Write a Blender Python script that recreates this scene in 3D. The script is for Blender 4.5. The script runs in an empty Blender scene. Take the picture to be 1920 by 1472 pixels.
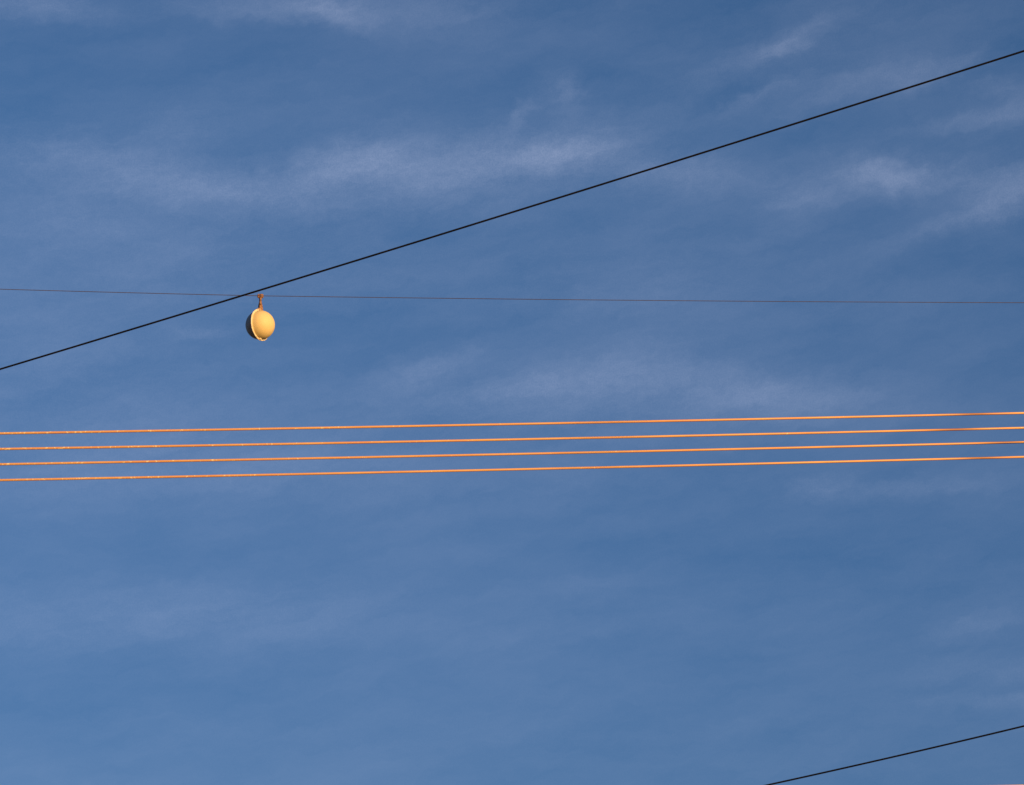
import bpy, bmesh, math, random
from mathutils import Vector, Matrix

random.seed(7)
S = bpy.context.scene
COL = S.collection
RAD = math.radians

# ------------------------------------------------------------------ camera
PITCH = RAD(20.0)
HFOV = RAD(20.0)
W0, H0 = 1920.0, 1472.0                      # the photograph's own size
CAM = Vector((0.0, 0.0, 1.6))
cd = bpy.data.cameras.new("camera")
cam = bpy.data.objects.new("camera", cd)
COL.objects.link(cam)
cam.location = CAM
cam.rotation_euler = (RAD(90) + PITCH, 0, 0)
cd.sensor_width = 36.0
cd.sensor_fit = 'HORIZONTAL'
cd.angle = HFOV
cd.clip_start = 0.1
cd.clip_end = 6000.0
S.camera = cam
RIGHT = Vector((1, 0, 0))
UP = Vector((0, -math.sin(PITCH), math.cos(PITCH)))
FWD = Vector((0, math.cos(PITCH), math.sin(PITCH)))
PX = 2 * math.tan(HFOV / 2) / W0             # size of one photo pixel at 1 m

def ray(px, py):
    return FWD + RIGHT * ((px - W0 / 2) * PX) + UP * ((H0 / 2 - py) * PX)

def at(px, py, depth):
    return CAM + ray(px, py) * depth

# ------------------------------------------------------------------ light
sun_dir = (RIGHT * 0.62 + UP * 0.37 - FWD * 0.68).normalized()
SUN_EL = math.asin(sun_dir.z)
SUN_AZ = math.atan2(sun_dir.x, sun_dir.y)
sl = bpy.data.lights.new("sun", 'SUN')
sl.energy = 4.7
sl.angle = RAD(0.53)
sl.color = (1.0, 0.58, 0.24)
sun = bpy.data.objects.new("sun", sl)
COL.objects.link(sun)
sun.rotation_euler = sun_dir.to_track_quat('Z', 'Y').to_euler()

S.render.engine = 'CYCLES'
S.view_settings.view_transform = 'Standard'
S.view_settings.look = 'None'
S.view_settings.exposure = 0.0
S.view_settings.gamma = 1.0

# ------------------------------------------------------------------ sky
world = bpy.data.worlds.new("World")
S.world = world
world.use_nodes = True
nt = world.node_tree
nt.nodes.clear()
L = nt.links

def node(kind, **kw):
    n = nt.nodes.new(kind)
    for k, v in kw.items():
        setattr(n, k, v)
    return n

def math_(op, a, b=None, clamp=False):
    n = node('ShaderNodeMath', operation=op, use_clamp=clamp)
    for i, v in enumerate((a, b)):
        if v is None:
            continue
        if isinstance(v, (int, float)):
            n.inputs[i].default_value = v
        else:
            L.new(v, n.inputs[i])
    return n.outputs[0]

def vmath(op, a, b=None):
    n = node('ShaderNodeVectorMath', operation=op)
    for i, v in enumerate((a, b)):
        if v is None:
            continue
        if isinstance(v, (tuple, list)):
            n.inputs[i].default_value = v
        else:
            L.new(v, n.inputs[i])
    return n

sky = node('ShaderNodeTexSky')
sky.sky_type = 'NISHITA'
sky.sun_disc = False
sky.sun_elevation = SUN_EL
sky.sun_rotation = SUN_AZ
sky.altitude = 200
sky.air_density = 1.0
sky.dust_density = 0.2
sky.ozone_density = 4.0

tc = node('ShaderNodeTexCoord')
sep = node('ShaderNodeSeparateXYZ')
L.new(tc.outputs['Generated'], sep.inputs[0])
az = math_('MULTIPLY', math_('ARCTAN2', sep.outputs[0], sep.outputs[1]), 57.29578)   # compass bearing, degrees
el = math_('MULTIPLY', math_('ARCSINE', sep.outputs[2]), 57.29578)                   # height above horizon, degrees
comb = node('ShaderNodeCombineXYZ')
L.new(az, comb.inputs[0]); L.new(el, comb.inputs[1])
ae = comb.outputs[0]

def noise(vec, scale, detail, rough, stretch=(1, 1, 1), rot=0.0, offset=(0, 0, 0), dist=0.0):
    mp = node('ShaderNodeMapping', vector_type='TEXTURE')
    mp.inputs['Location'].default_value = offset
    mp.inputs['Rotation'].default_value = (0, 0, RAD(rot))
    mp.inputs['Scale'].default_value = stretch
    L.new(vec, mp.inputs[0])
    n = node('ShaderNodeTexNoise')
    n.noise_dimensions = '2D'
    n.inputs['Scale'].default_value = scale
    n.inputs['Detail'].default_value = detail
    n.inputs['Roughness'].default_value = rough
    n.inputs['Distortion'].default_value = dist
    L.new(mp.outputs[0], n.inputs['Vector'])
    return n

# the streaks wander: bend the sky coordinates with two octaves of noise
w1 = noise(ae, 0.55, 3, 0.55, (2.0, 1, 1))
w1v = vmath('SUBTRACT', w1.outputs['Color'], (0.5, 0.5, 0.5))
w1s = vmath('MULTIPLY', w1v.outputs[0], (1.0, 0.4, 0))
warped = vmath('ADD', ae, w1s.outputs[0])
w2 = noise(ae, 3.0, 4, 0.6, (1.6, 1, 1), 12)
w2v = vmath('MULTIPLY', vmath('SUBTRACT', w2.outputs['Color'], (0.5, 0.5, 0.5)).outputs[0], (0.8, 0.4, 0))
warped = vmath('ADD', warped.outputs[0], w2v.outputs[0]).outputs[0]

# thin cirrus banks: bearing, height, half length, half height (degrees), tilt, density
def bank(px, py, a, b, tilt, dens):
    d = ray(px, py).normalized()
    k = math.degrees(PX)
    return (math.degrees(math.atan2(d.x, d.y)), math.degrees(math.asin(d.z)), a * k, b * k, tilt, dens)

BANKS = [bank(*t) for t in (
    (60, 8, 120, 20, 0, .75), (430, 8, 90, 16, 0, .5), (610, 24, 75, 16, -8, .95), (770, 15, 130, 24, 0, .45),
    (200, 318, 240, 44, -5, .62), (400, 345, 140, 28, -3, .48), (650, 310, 95, 34, 14, .80), (790, 330, 210, 52, 2, .60),
    (1050, 280, 120, 22, 12, .88), (930, 300, 170, 40, 10, .50), (1230, 315, 105, 28, -4, .70),
    (1400, 340, 130, 24, 0, .30), (1058, 172, 26, 24, -30, .60), (980, 214, 34, 12, 40, .50),
    (1478, 78, 50, 12, 26, .48), (1390, 120, 100, 16, 20, .32), (1420, 180, 70, 10, 20, .36),
    (1600, 152, 100, 20, 15, .42), (1715, 142, 60, 17, 15, .55), (1795, 124, 55, 13, 25, .42),
    (1655, 325, 62, 22, -14, .75), (1740, 330, 130, 22, -2, .62), (1895, 368, 66, 34, 14, .72),
    (1815, 408, 90, 15, 18, .42), (1505, 372, 50, 14, 5, .52), (1780, 230, 80, 15, 5, .36),
    (1900, 212, 60, 22, 20, .42), (1905, 160, 70, 15, 0, .34), (130, 415, 66, 22, 0, .40),
    (100, 480, 330, 110, 0, .30), (500, 500, 260, 60, 0, .26), (340, 240, 60, 22, 0, .32),
    (1160, 570, 170, 42, 0, .26), (1120, 700, 170, 26, 8, .60), (820, 685, 66, 16, 15, .52),
    (1410, 735, 170, 32, -5, .62), (1050, 765, 420, 60, 0, .40), (130, 700, 220, 80, 0, .30),
    (380, 628, 46, 9, 5, .32), (200, 860, 420, 66, 0, .42), (100, 1160, 330, 46, 0, .34),
    (500, 1140, 220, 34, 4, .28), (1535, 910, 46, 13, 10, .40), (1700, 914, 140, 15, 0, .34),
    (1850, 1172, 70, 13, 8, .36), (1890, 1310, 130, 10, 0, .30), (1870, 1255, 120, 20, 0, .22),
    (1540, 50, 240, 60, 14, .18), (900, 45, 200, 50, 8, .14), (1090, 1105, 120, 18, 3, .14),
    (980, 1385, 420, 40, 0, .06), (1050, 1180, 500, 30, 3, .08), (500, 195, 240, 26, 4, .14),
    (1230, 470, 360, 80, 4, .18), (1680, 560, 260, 34, 0, .10), (700, 900, 420, 40, 0, .12))]
total = None
for (A, E, a, b, tilt, dens) in BANKS:
    mp = node('ShaderNodeMapping', vector_type='TEXTURE')
    mp.inputs['Location'].default_value = (A, E, 0)
    mp.inputs['Rotation'].default_value = (0, 0, RAD(tilt))
    mp.inputs['Scale'].default_value = (a * 1.12, b * 1.12, 1)
    L.new(warped, mp.inputs[0])
    dt = node('ShaderNodeVectorMath', operation='DOT_PRODUCT')
    L.new(mp.outputs[0], dt.inputs[0]); L.new(mp.outputs[0], dt.inputs[1])
    g = node('ShaderNodeMath', operation='MULTIPLY_ADD')
    L.new(math_('EXPONENT', math_('MULTIPLY', dt.outputs['Value'], -0.64)), g.inputs[0])
    g.inputs[1].default_value = dens
    if total is None:
        g.inputs[2].default_value = 0.0
    else:
        L.new(total, g.inputs[2])
    total = g.outputs[0]

fibre = noise(warped, 1.5, 9, 0.66, (4.0, 1, 1), 9)                     # long fibres
fine = noise(ae, 9.0, 6, 0.7, (1.5, 1, 1), 12)                          # curdled fine grain of the ice cloud
grain = noise(ae, 32.0, 3, 0.9)
veil = noise(warped, 0.33, 5, 0.5, (3.2, 1, 1), 4, (3.1, 1.7, 0))       # broad faint veil
f = math_('ADD', math_('MULTIPLY', fibre.outputs['Fac'], 1.0), 0.46)
f = math_('MULTIPLY', f, math_('ADD', math_('MULTIPLY', fine.outputs['Fac'], 0.7), 0.65))
f = math_('MULTIPLY', f, math_('ADD', math_('MULTIPLY', grain.outputs['Fac'], 1.0), 0.50))
dens = math_('MULTIPLY', total, math_('MULTIPLY', f, 0.78))
vl = math_('MULTIPLY', math_('SUBTRACT', veil.outputs['Fac'], 0.07), 0.46)
vl2 = math_('MULTIPLY', math_('SUBTRACT', fibre.outputs['Fac'], 0.5), 0.45)
gr = math_('MULTIPLY', math_('SUBTRACT', grain.outputs['Fac'], 0.5), 0.24)
dens = math_('ADD', dens, math_('ADD', math_('MAXIMUM', math_('ADD', vl, vl2), -0.03), gr))
# cirrus only above the horizon
dens = math_('MULTIPLY', dens, math_('MULTIPLY', math_('ADD', el, 0.0), 0.2, clamp=True))

tint = node('ShaderNodeMixRGB', blend_type='MULTIPLY')
tint.inputs[0].default_value = 1.0
air = node('ShaderNodeMixRGB', blend_type='MIX')                         # colour of the air from low to high in the sky
air.inputs[1].default_value = (0.845, 0.755, 0.86, 1)
air.inputs[2].default_value = (0.99, 0.98, 1.04, 1)
amr = node('ShaderNodeMapRange')
amr.inputs['From Min'].default_value = 12.3; amr.inputs['From Max'].default_value = 25.0
L.new(el, amr.inputs[0]); L.new(amr.outputs[0], air.inputs[0])
L.new(air.outputs[0], tint.inputs[2])
L.new(sky.outputs[0], tint.inputs[1])
STRENGTH = 0.12
CLOUD = (0.104, 0.101, 0.112)
cl = node('ShaderNodeMixRGB', blend_type='MIX')
ccol = vmath('SCALE', tuple(c / STRENGTH for c in CLOUD))
L.new(dens, ccol.inputs['Scale'])
addc = node('ShaderNodeVectorMath', operation='ADD')
L.new(tint.outputs[0], addc.inputs[0]); L.new(ccol.outputs[0], addc.inputs[1])
bg = node('ShaderNodeBackground')
bg.inputs[1].default_value = STRENGTH
L.new(addc.outputs[0], bg.inputs[0])
out = node('ShaderNodeOutputWorld')
L.new(bg.outputs[0], out.inputs[0])
nt.nodes.remove(cl)

# ------------------------------------------------------------------ helpers
def material(name, color, rough=0.6, metal=0.0):
    m = bpy.data.materials.new(name)
    m.use_nodes = True
    b = m.node_tree.nodes['Principled BSDF']
    b.inputs['Base Color'].default_value = (*color, 1)
    b.inputs['Roughness'].default_value = rough
    b.inputs['Metallic'].default_value = metal
    return m, m.node_tree, b

def mottled(name, c1, c2, scale, rough=0.6, metal=0.0, lo=0.35, hi=0.65, bump=0.0, coord='Object', stretch=(1, 1, 1), detail=5):
    m, t, b = material(name, c1, rough, metal)
    co = t.nodes.new('ShaderNodeTexCoord')
    mp = t.nodes.new('ShaderNodeMapping')
    mp.inputs['Scale'].default_value = stretch
    t.links.new(co.outputs[coord], mp.inputs[0])
    n = t.nodes.new('ShaderNodeTexNoise')
    n.inputs['Scale'].default_value = scale
    n.inputs['Detail'].default_value = detail
    n.inputs['Roughness'].default_value = 0.65
    t.links.new(mp.outputs[0], n.inputs['Vector'])
    r = t.nodes.new('ShaderNodeValToRGB')
    r.color_ramp.elements[0].position = lo
    r.color_ramp.elements[0].color = (*c1, 1)
    r.color_ramp.elements[1].position = hi
    r.color_ramp.elements[1].color = (*c2, 1)
    t.links.new(n.outputs['Fac'], r.inputs[0])
    t.links.new(r.outputs[0], b.inputs['Base Color'])
    if bump:
        bp = t.nodes.new('ShaderNodeBump')
        bp.inputs['Strength'].default_value = 0.6
        bp.inputs['Distance'].default_value = bump
        t.links.new(n.outputs['Fac'], bp.inputs['Height'])
        t.links.new(bp.outputs[0], b.inputs['Normal'])
    return m

def link_mesh(name, verts, faces, mat, parent=None, smooth=True):
    me = bpy.data.meshes.new(name)
    me.from_pydata(verts, [], faces)
    me.update()
    if smooth:
        me.polygons.foreach_set('use_smooth', [True] * len(me.polygons))
    me.materials.append(mat)
    o = bpy.data.objects.new(name, me)
    COL.objects.link(o)
    if parent:
        o.parent = parent
    return o

def link_bm(name, bm, mat, parent=None, smooth=True):
    bmesh.ops.recalc_face_normals(bm, faces=bm.faces)
    me = bpy.data.meshes.new(name)
    bm.to_mesh(me); bm.free()
    if smooth:
        me.polygons.foreach_set('use_smooth', [True] * len(me.polygons))
    me.materials.append(mat)
    o = bpy.data.objects.new(name, me)
    COL.objects.link(o)
    if parent:
        o.parent = parent
    return o

def tag(o, label=None, cat=None, group=None, kind=None):
    if label: o['label'] = label
    if cat: o['category'] = cat
    if group: o['group'] = group
    if kind: o['kind'] = kind

# ------------------------------------------------------------------ ground
grd = mottled('dry_grass', (0.10, 0.085, 0.035), (0.20, 0.15, 0.07), 0.35, 0.95)
g = link_mesh('ground', [(-2500, -2500, 0), (2500, -2500, 0), (2500, 2500, 0), (-2500, 2500, 0)], [(0, 1, 2, 3)], grd, smooth=False)
tag(g, kind='structure')

# ------------------------------------------------------------------ wires
def poly_fit(pts):
    """least squares / exact quadratic y(x) through pixel measurements"""
    n = min(2, len(pts) - 1)
    A = [[sum(p[0] ** (i + j) for p in pts) for j in range(n + 1)] for i in range(n + 1)]
    B = [sum(p[1] * p[0] ** i for p in pts) for i in range(n + 1)]
    for i in range(n + 1):
        for k in range(i + 1, n + 1):
            f_ = A[k][i] / A[i][i]
            for j in range(n + 1):
                A[k][j] -= f_ * A[i][j]
            B[k] -= f_ * B[i]
    c = [0] * (n + 1)
    for i in reversed(range(n + 1)):
        c[i] = (B[i] - sum(A[i][j] * c[j] for j in range(i + 1, n + 1))) / A[i][i]
    return lambda x: sum(c[i] * x ** i for i in range(n + 1))

def sag_curve(p0, pm, p1):
    """hanging wire through three measured points, span carried on past both ends"""
    total_ = (p1 - p0).length
    chord_m = p0.lerp(p1, (pm - p0).dot(p1 - p0) / (p1 - p0).length_squared)
    tm = (pm - p0).dot(p1 - p0) / (p1 - p0).length_squared
    dip = (pm - chord_m) / (tm * (1 - tm))
    return lambda t: p0.lerp(p1, t) + dip * t * (1 - t)

def wire(name, curve, radius, mat, per_metre=10, strands=0, lay=0.22, t0=-1.2, t1=2.2, sides=14):
    L0 = (curve(1) - curve(0)).length
    n = int((t1 - t0) * L0 * per_metre)
    base = curve(0.5)
    verts, faces = [], []
    dist = 0.0
    prev = None
    for i in range(n + 1):
        t = t0 + (t1 - t0) * i / n
        p = curve(t)
        if prev is not None:
            dist += (p - prev).length
        prev = p
        d = (curve(t + 1e-3) - curve(t - 1e-3)).normalized()
        u = Vector((0, 0, 1)).cross(d).normalized()
        v = d.cross(u).normalized()
        tw = dist / lay * 2 * math.pi
        for k in range(sides):
            a = 2 * math.pi * k / sides
            r = radius
            if strands:
                r *= 0.985 + 0.018 * abs(math.cos(strands * 0.5 * a))
                a += tw + 0.5 * math.sin(dist * 1.7 + radius * 9e3) + 0.3 * math.sin(dist * 5.3)
            q = p - base + (u * math.cos(a) + v * math.sin(a)) * r
            verts.append(q)
        if i:
            b0, b1 = (i - 1) * sides, i * sides
            for k in range(sides):
                k2 = (k + 1) % sides
                faces.append((b0 + k, b0 + k2, b1 + k2, b1 + k))
    faces.append(tuple(range(sides))[::-1])
    faces.append(tuple(range(n * sides, n * sides + sides)))
    o = link_mesh(name, verts, faces, mat)
    o.location = base
    return o

def copper(name, patch, seed):
    """weathered bare copper strand: brown patina, glints painted as bright flecks, one length of painted shadow"""
    m, t, b = material(name, (0.7, 0.32, 0.12), 0.45, 0.1)
    N, K = t.nodes, t.links
    co = N.new('ShaderNodeTexCoord')
    mp = N.new('ShaderNodeMapping')
    mp.inputs['Location'].default_value = (seed * 3.7, seed, 0)
    K.new(co.outputs['Object'], mp.inputs[0])
    big = N.new('ShaderNodeTexNoise'); big.inputs['Scale'].default_value = 2.2; big.inputs['Detail'].default_value = 6
    K.new(mp.outputs[0], big.inputs['Vector'])
    r = N.new('ShaderNodeValToRGB')
    r.color_ramp.elements[0].position = 0.3; r.color_ramp.elements[0].color = (0.80, 0.40, 0.17, 1)
    r.color_ramp.elements[1].position = 0.7; r.color_ramp.elements[1].color = (0.88, 0.52, 0.20, 1)
    K.new(big.outputs['Fac'], r.inputs[0])
    sp = N.new('ShaderNodeTexNoise'); sp.inputs['Scale'].default_value = 42; sp.inputs['Detail'].default_value = 1
    K.new(mp.outputs[0], sp.inputs['Vector'])
    # glints painted as pale flecks, densest toward the far left of the span
    sx = N.new('ShaderNodeSeparateXYZ'); K.new(co.outputs['Object'], sx.inputs[0])
    mr = N.new('ShaderNodeMapRange')
    mr.inputs['From Min'].default_value = -5.5; mr.inputs['From Max'].default_value = 1.0
    mr.inputs['To Min'].default_value = 0.57; mr.inputs['To Max'].default_value = 0.73
    K.new(sx.outputs[0], mr.inputs[0])
    th = N.new('ShaderNodeMath'); th.operation = 'SUBTRACT'
    K.new(sp.outputs['Fac'], th.inputs[0]); K.new(mr.outputs[0], th.inputs[1])
    sc = N.new('ShaderNodeMath'); sc.operation = 'MULTIPLY'; sc.use_clamp = True; sc.inputs[1].default_value = 14
    K.new(th.outputs[0], sc.inputs[0])
    mx = N.new('ShaderNodeMixRGB'); mx.inputs[2].default_value = (1.0, 0.80, 0.42, 1)
    K.new(sc.outputs[0], mx.inputs[0]); K.new(r.outputs[0], mx.inputs[1])
    # cast shadow painted as a soft darker length
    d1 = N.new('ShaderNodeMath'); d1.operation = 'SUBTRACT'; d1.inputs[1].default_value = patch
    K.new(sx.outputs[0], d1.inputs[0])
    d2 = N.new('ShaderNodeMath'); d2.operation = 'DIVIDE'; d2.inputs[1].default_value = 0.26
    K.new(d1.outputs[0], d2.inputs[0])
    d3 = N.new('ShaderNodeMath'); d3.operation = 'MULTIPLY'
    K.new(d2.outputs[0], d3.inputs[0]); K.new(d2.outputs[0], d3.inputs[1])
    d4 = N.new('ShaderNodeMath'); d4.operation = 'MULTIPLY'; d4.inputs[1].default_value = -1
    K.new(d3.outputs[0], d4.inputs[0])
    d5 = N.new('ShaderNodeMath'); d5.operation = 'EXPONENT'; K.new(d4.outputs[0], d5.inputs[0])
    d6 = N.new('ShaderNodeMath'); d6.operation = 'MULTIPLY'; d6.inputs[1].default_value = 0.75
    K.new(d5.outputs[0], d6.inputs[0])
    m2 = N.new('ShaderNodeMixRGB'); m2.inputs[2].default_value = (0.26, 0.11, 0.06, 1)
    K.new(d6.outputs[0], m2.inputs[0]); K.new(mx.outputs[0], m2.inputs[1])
    K.new(m2.outputs[0], b.inputs['Base Color'])
    return m

# four bare wires strung level with each other on one crossarm: same height, each farther off than the one above it in view
H_WIRE = 9.6
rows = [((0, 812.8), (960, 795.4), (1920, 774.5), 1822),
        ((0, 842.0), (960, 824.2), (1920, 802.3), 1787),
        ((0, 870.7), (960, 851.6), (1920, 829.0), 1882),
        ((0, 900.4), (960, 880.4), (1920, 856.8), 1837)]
names = ['highest of the four parallel sunlit orange wires',
         'second from the top of the four parallel sunlit orange wires',
         'third from the top of the four parallel sunlit orange wires',
         'lowest of the four parallel sunlit orange wires']
for i, (a, m_, b_, patch) in enumerate(rows):
    r_ = ray(*m_)
    depth = H_WIRE / r_.z
    da, dm, db = depth * 0.985, depth, depth * 1.035
    p0, pm, p1 = at(*a, da), at(*m_, dm), at(*b_, db)
    cv = sag_curve(p0, pm, p1)
    base = cv(0.5)
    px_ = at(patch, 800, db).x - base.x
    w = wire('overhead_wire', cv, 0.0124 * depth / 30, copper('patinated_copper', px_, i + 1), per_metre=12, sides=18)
    tag(w, names[i] + ' across the sky', 'wire', 'parallel sunlit orange wires')

cv = sag_curve(at(0, 1512.6, 31.5), at(960, 1493.2, 32), at(1920, 1472.9, 33))
w = wire('overhead_wire', cv, 0.012, copper('patinated_copper', 40.0, 9), per_metre=12, sides=18)
tag(w, 'orange sunlit wire just grazing the bottom right corner below the lower black cable', 'wire')

black = mottled('black_insulation', (0.002, 0.002, 0.003), (0.005, 0.004, 0.005), 6, 0.85, stretch=(1, 1, 1), detail=3)
black.node_tree.nodes['Principled BSDF'].inputs['Specular IOR Level'].default_value = 0.25
cv = sag_curve(at(0, 692.3, 24.5), at(960, 398.2, 23.5), at(1920, 95.6, 22.5))
w = wire('overhead_cable', cv, 0.0078, black, per_metre=8, sides=12)
tag(w, 'long black cable slanting up to the right, crossing above the pale ball', 'cable', 'slanting black cables')
cv = sag_curve(at(1439, 1472, 25.5), at(1660, 1422.6, 25.2), at(1920, 1361.4, 24.8))
w = wire('overhead_cable', cv, 0.0078, black, per_metre=8, t0=-4.5, t1=4.5, sides=12)
tag(w, 'short length of black cable slanting through the bottom right corner', 'cable', 'slanting black cables')

# thin messenger wire that carries the ball: two spans meeting in the clamp
BD = 30.0
steel = mottled('dull_steel_strand', (0.05, 0.045, 0.07), (0.09, 0.08, 0.12), 20, 0.6)
qa, qk, qb = at(0, 542.2, BD - 0.35), at(486.6, 554.7, BD), at(1920, 567.6, BD + 0.9)
left = sag_curve(qa, at(243, 548.9, BD - 0.17), qk)
right = sag_curve(qk, at(960, 560.8, BD + 0.3), qb)
def thin(s):
    # parameter 0..1 over the visible width, the kink sits at the clamp
    k = 486.6 / 1920
    return left(s / k) if s < k else right((s - k) / (1 - k))
w = wire('overhead_wire', thin, 0.0034, steel, per_metre=12, sides=12, t0=-1.0, t1=2.0)
tag(w, 'very thin dull grey wire that the pale yellow ball hangs from', 'wire')

# ------------------------------------------------------------------ marker ball
s = PX * BD                                   # metres per photo pixel at the ball
BC = at(487.9, 609.4, BD)
R = 27.4 * s
ball = bpy.data.objects.new('marker_ball', None)
COL.objects.link(ball)
ball.location = BC
tag(ball, 'pale yellow two-part ball with a raised seam, hanging by a rusty clamp', 'marker ball')

# axis of the two half shells in the scene, pointing to the sunlit side
nx = (RIGHT * 0.868 + UP * 0.155 - FWD * 0.470).normalized()
ny = Vector((0, 0, 1)).cross(nx).normalized()
nz = nx.cross(ny)
ROT = Matrix((nx, ny, nz)).transposed()       # local x = seam axis

paint = mottled('weathered_cream_paint', (0.88, 0.69, 0.30), (0.92, 0.74, 0.34), 5, 0.62, lo=0.3, hi=0.7)
paint_shaded = mottled('weathered_cream_paint_shaded', (0.28, 0.25, 0.23), (0.36, 0.32, 0.29), 9, 0.55, lo=0.3, hi=0.7)  # same cream paint, shade of the back half put into the colour
rim = mottled('chipped_rim_paint', (0.80, 0.66, 0.42), (0.93, 0.86, 0.62), 30, 0.45, lo=0.35, hi=0.6)
saddle_m = mottled('grimy_saddle', (0.56, 0.38, 0.25), (0.40, 0.24, 0.14), 40, 0.7)
rust = mottled('rusty_iron', (0.46, 0.25, 0.11), (0.14, 0.07, 0.035), 60, 0.75, lo=0.40, hi=0.68, bump=0.004)
rust_shaded = mottled('shaded_rusty_iron', (0.22, 0.09, 0.045), (0.09, 0.04, 0.025), 60, 0.8, lo=0.4, hi=0.68, bump=0.004)  # darker copy of the rust, shade on the strap facing away painted in

def revolve(name, profile, mat, seg=96, parent=ball, wobble=None):
    """profile: (x along axis, radius) closed or open; spun round the seam axis"""
    verts, faces = [], []
    n = len(profile)
    for i in range(seg):
        a = 2 * math.pi * i / seg
        for j, (x, r) in enumerate(profile):
            rr = r if wobble is None else wobble(a, j, r)
            verts.append(ROT @ Vector((x, rr * math.cos(a), rr * math.sin(a))))
    for i in range(seg):
        i2 = (i + 1) % seg
        for j in range(n - 1):
            faces.append((i * n + j, i * n + j + 1, i2 * n + j + 1, i2 * n + j))
    o = link_mesh(name, verts, faces, mat, parent)
    bm = bmesh.new(); bm.from_mesh(o.data)
    bmesh.ops.remove_doubles(bm, verts=bm.verts, dist=1e-5)
    bmesh.ops.recalc_face_normals(bm, faces=bm.faces)
    bm.to_mesh(o.data); bm.free()
    return o

def shell_profile(sign, r=R, wall=0.004):
    p = []
    K = 26
    for k in range(K + 1):
        a = math.pi / 2 * k / K
        p.append((sign * (0.004 + (r - 0.004) * math.sin(a)), r * math.cos(a)))
    inner = [(sign * (0.004 + (r - wall - 0.004) * math.sin(math.pi / 2 * k / K)), (r - wall) * math.cos(math.pi / 2 * k / K)) for k in reversed(range(K + 1))]
    return p + inner
revolve('front_shell', shell_profile(1), paint)
revolve('back_shell', shell_profile(-1), paint_shaded)

RF = R * 1.112
def chipped(a, j, r):
    if r > R * 1.05:
        return r * (1 + 0.006 * math.sin(7 * a + 1) + 0.006 * math.sin(23 * a) + 0.004 * math.sin(41 * a + 2))
    return r
revolve('seam_flange', [(-0.0039, R * 0.985), (-0.0039, RF * 0.99), (-0.0025, RF), (0.0025, RF), (0.0039, RF * 0.99), (0.0039, R * 0.985)], rim, wobble=chipped, seg=160)

def lathe_local(bm, profile, frame, origin, seg=10):
    """spin profile (h, r) round frame.z at origin"""
    rings = []
    for h, r in profile:
        rings.append([bm.verts.new(origin + frame @ Vector((r * math.cos(2 * math.pi * k / seg), r * math.sin(2 * math.pi * k / seg), h))) for k in range(seg)])
    for a, b in zip(rings, rings[1:]):
        for k in range(seg):
            k2 = (k + 1) % seg
            bm.faces.new((a[k], a[k2], b[k2], b[k]))
    bm.faces.new(rings[0][::-1]); bm.faces.new(rings[-1])

frame_axis = Matrix((ny, nz, nx)).transposed()
# seam bolts through the flange
for k in range(8):
    a = RAD(22.5 + 45 * k)
    o_ = ny * (math.cos(a) * R * 1.065) + nz * (math.sin(a) * R * 1.065)
    bm = bmesh.new()
    lathe_local(bm, [(-0.010, 0.0), (-0.010, 0.0052), (-0.0042, 0.0052), (-0.0042, 0.003), (0.0042, 0.003), (0.0042, 0.0055), (0.0085, 0.0055), (0.0100, 0.0042), (0.0100, 0.0)][1:-1], frame_axis, o_, 6)
    link_bm('seam_bolt', bm, rim, ball, smooth=False)

# screen-aligned measurements turned to scene directions at the ball
def B(px, py, dy=0.0):
    """point relative to the ball centre, dy metres farther away"""
    return RIGHT * ((px - 487.9) * s) + Vector((0, 0, 1)) * (((609.4 - py) * s + math.sin(PITCH) * dy) / math.cos(PITCH)) + Vector((0, 1, 0)) * dy

def strap(name, pts, widths, thick, mat, yaw):
    """flat forged strap following pts, width across 'across'"""
    across = Vector((math.cos(yaw), math.sin(yaw), 0))
    bm = bmesh.new()
    rings = []
    for i, p in enumerate(pts):
        d = (pts[min(i + 1, len(pts) - 1)] - pts[max(i - 1, 0)]).normalized()
        nrm = d.cross(across).normalized()
        w_ = widths[i] / 2
        e = thick * 0.3
        sec = [(-w_, -thick / 2 + e), (-w_ + e, -thick / 2), (w_ - e, -thick / 2), (w_, -thick / 2 + e), (w_, thick / 2 - e), (w_ - e, thick / 2), (-w_ + e, thick / 2), (-w_, thick / 2 - e)]
        rings.append([bm.verts.new(p + across * x + nrm * y) for x, y in sec])
    for a, b in zip(rings, rings[1:]):
        for k in range(8):
            k2 = (k + 1) % 8
            bm.faces.new((a[k], a[k2], b[k2], b[k]))
    bm.faces.new(rings[0][::-1]); bm.faces.new(rings[-1])
    return link_bm(name, bm, mat, ball, smooth=False)

yaw = RAD(18)
strap('hanger_strap', [B(487.6, 555.5, -.006), B(487.6, 561, -.008), B(487.6, 565.5, -.010), B(488.1, 570, -.014), B(488.9, 575, -.02), B(489.3, 579, -.026), B(489.6, 583, -.03)],
      [4.0 * s, 3.4 * s, 3.6 * s, 5.0 * s, 6.2 * s, 6.8 * s, 6.6 * s], 0.009, rust, yaw)
strap('hanger_strap', [B(485.4, 555.5, .008), B(485.3, 562, .008), B(485.6, 566, .008), B(484.6, 570, .012), B(484.0, 574, .018), B(484.2, 580, .026), B(484.6, 585, .03)],
      [2.2 * s, 2.0 * s, 2.2 * s, 2.6 * s, 2.6 * s, 3.2 * s, 3.4 * s], 0.009, rust_shaded, RAD(-12))
# forged boss where the straps are riveted together
bm = bmesh.new()
fr = Matrix.Rotation(RAD(90), 3, 'X')
lathe_local(bm, [(-0.014, .004), (-0.014, .008), (-0.006, .010), (0.010, .010), (0.018, .007), (0.018, .003)], fr, B(488.3, 570.5, -.012), 10)
link_bm('rivet', bm, rust, ball)
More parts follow.
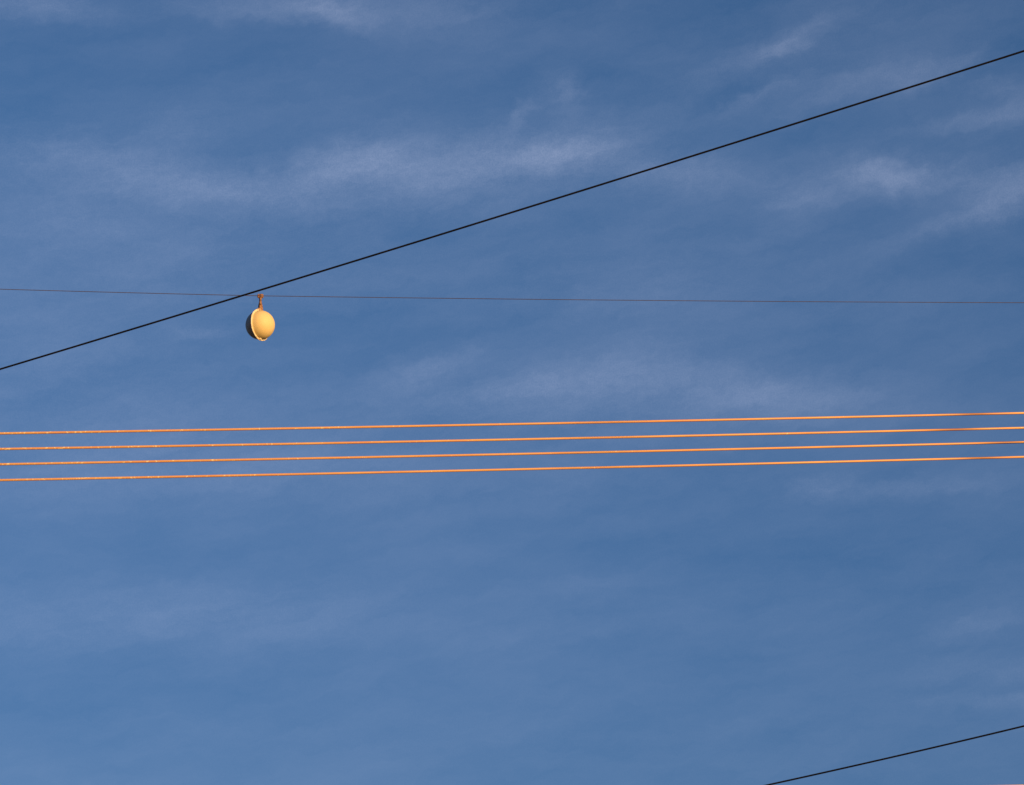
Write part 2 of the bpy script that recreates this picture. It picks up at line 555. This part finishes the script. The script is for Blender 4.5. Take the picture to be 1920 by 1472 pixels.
# saddle that sits over the top of the seam
bm = bmesh.new()
bmesh.ops.create_uvsphere(bm, u_segments=20, v_segments=12, radius=1.0)
bmesh.ops.transform(bm, matrix=Matrix.Translation(B(485.6, 581.4, -.012)) @ Matrix.Rotation(RAD(14), 4, 'Y') @ Matrix.Diagonal((5.8 * s, 0.030, 4.3 * s, 1)), verts=bm.verts)
link_bm('saddle', bm, saddle_m, ball)

# wire clamp: two rounded halves gripping the wire, with a gap and a waist
def lump(bm, c, rx, ry, rz):
    g_ = bmesh.ops.create_icosphere(bm, subdivisions=3, radius=1.0)
    vs = g_['verts']
    for v in vs:
        q = v.co.copy()
        k = 1 + 0.05 * math.sin(9 * q.x + 4 * q.z) + 0.04 * math.sin(13 * q.y + 7 * q.z)
        pw = 0.82
        q = Vector((math.copysign(abs(q.x) ** pw, q.x) * rx, math.copysign(abs(q.y) ** pw, q.y) * ry, math.copysign(abs(q.z) ** pw, q.z) * rz)) * k
        v.co = c + q
bm = bmesh.new()
lump(bm, B(482.9, 554.4), 2.3 * s, 0.016, 4.0 * s)
link_bm('clamp_jaw', bm, rust, ball)
bm = bmesh.new()
lump(bm, B(489.1, 554.5), 3.5 * s, 0.018, 4.3 * s)
link_bm('clamp_jaw', bm, rust, ball)
bm = bmesh.new()
lathe_local(bm, [(-4.4 * s, 1.6 * s), (-3.4 * s, 2.6 * s), (3.6 * s, 2.6 * s), (4.6 * s, 1.9 * s)], Matrix.Identity(3), B(486.3, 555.6), 12)
link_bm('clamp_body', bm, rust_shaded, ball)
for px_ in (482.9, 489.3):
    bm = bmesh.new()
    lathe_local(bm, [(0.0, 0.0062), (0.006, 0.0062), (0.008, 0.0045)], fr, B(px_, 554.2, -.013), 6)
    link_bm('clamp_nut', bm, rust, ball, smooth=False)
# drain lug at the foot of the flange
bm = bmesh.new()
foot = (Vector((0, 0, -1)) - nx * Vector((0, 0, -1)).dot(nx)).normalized()
side = nx.cross(foot).normalized()
c0 = foot * (R * 1.03) + nx * 0.004
bmesh.ops.create_uvsphere(bm, u_segments=16, v_segments=10, radius=1.0)
m3 = Matrix((nx, side, foot)).transposed().to_4x4()
bmesh.ops.transform(bm, matrix=Matrix.Translation(c0 + nx * 0.006) @ m3 @ Matrix.Diagonal((0.010, 0.018, 0.010, 1)), verts=bm.verts)
link_bm('drain_lug', bm, rim, ball)
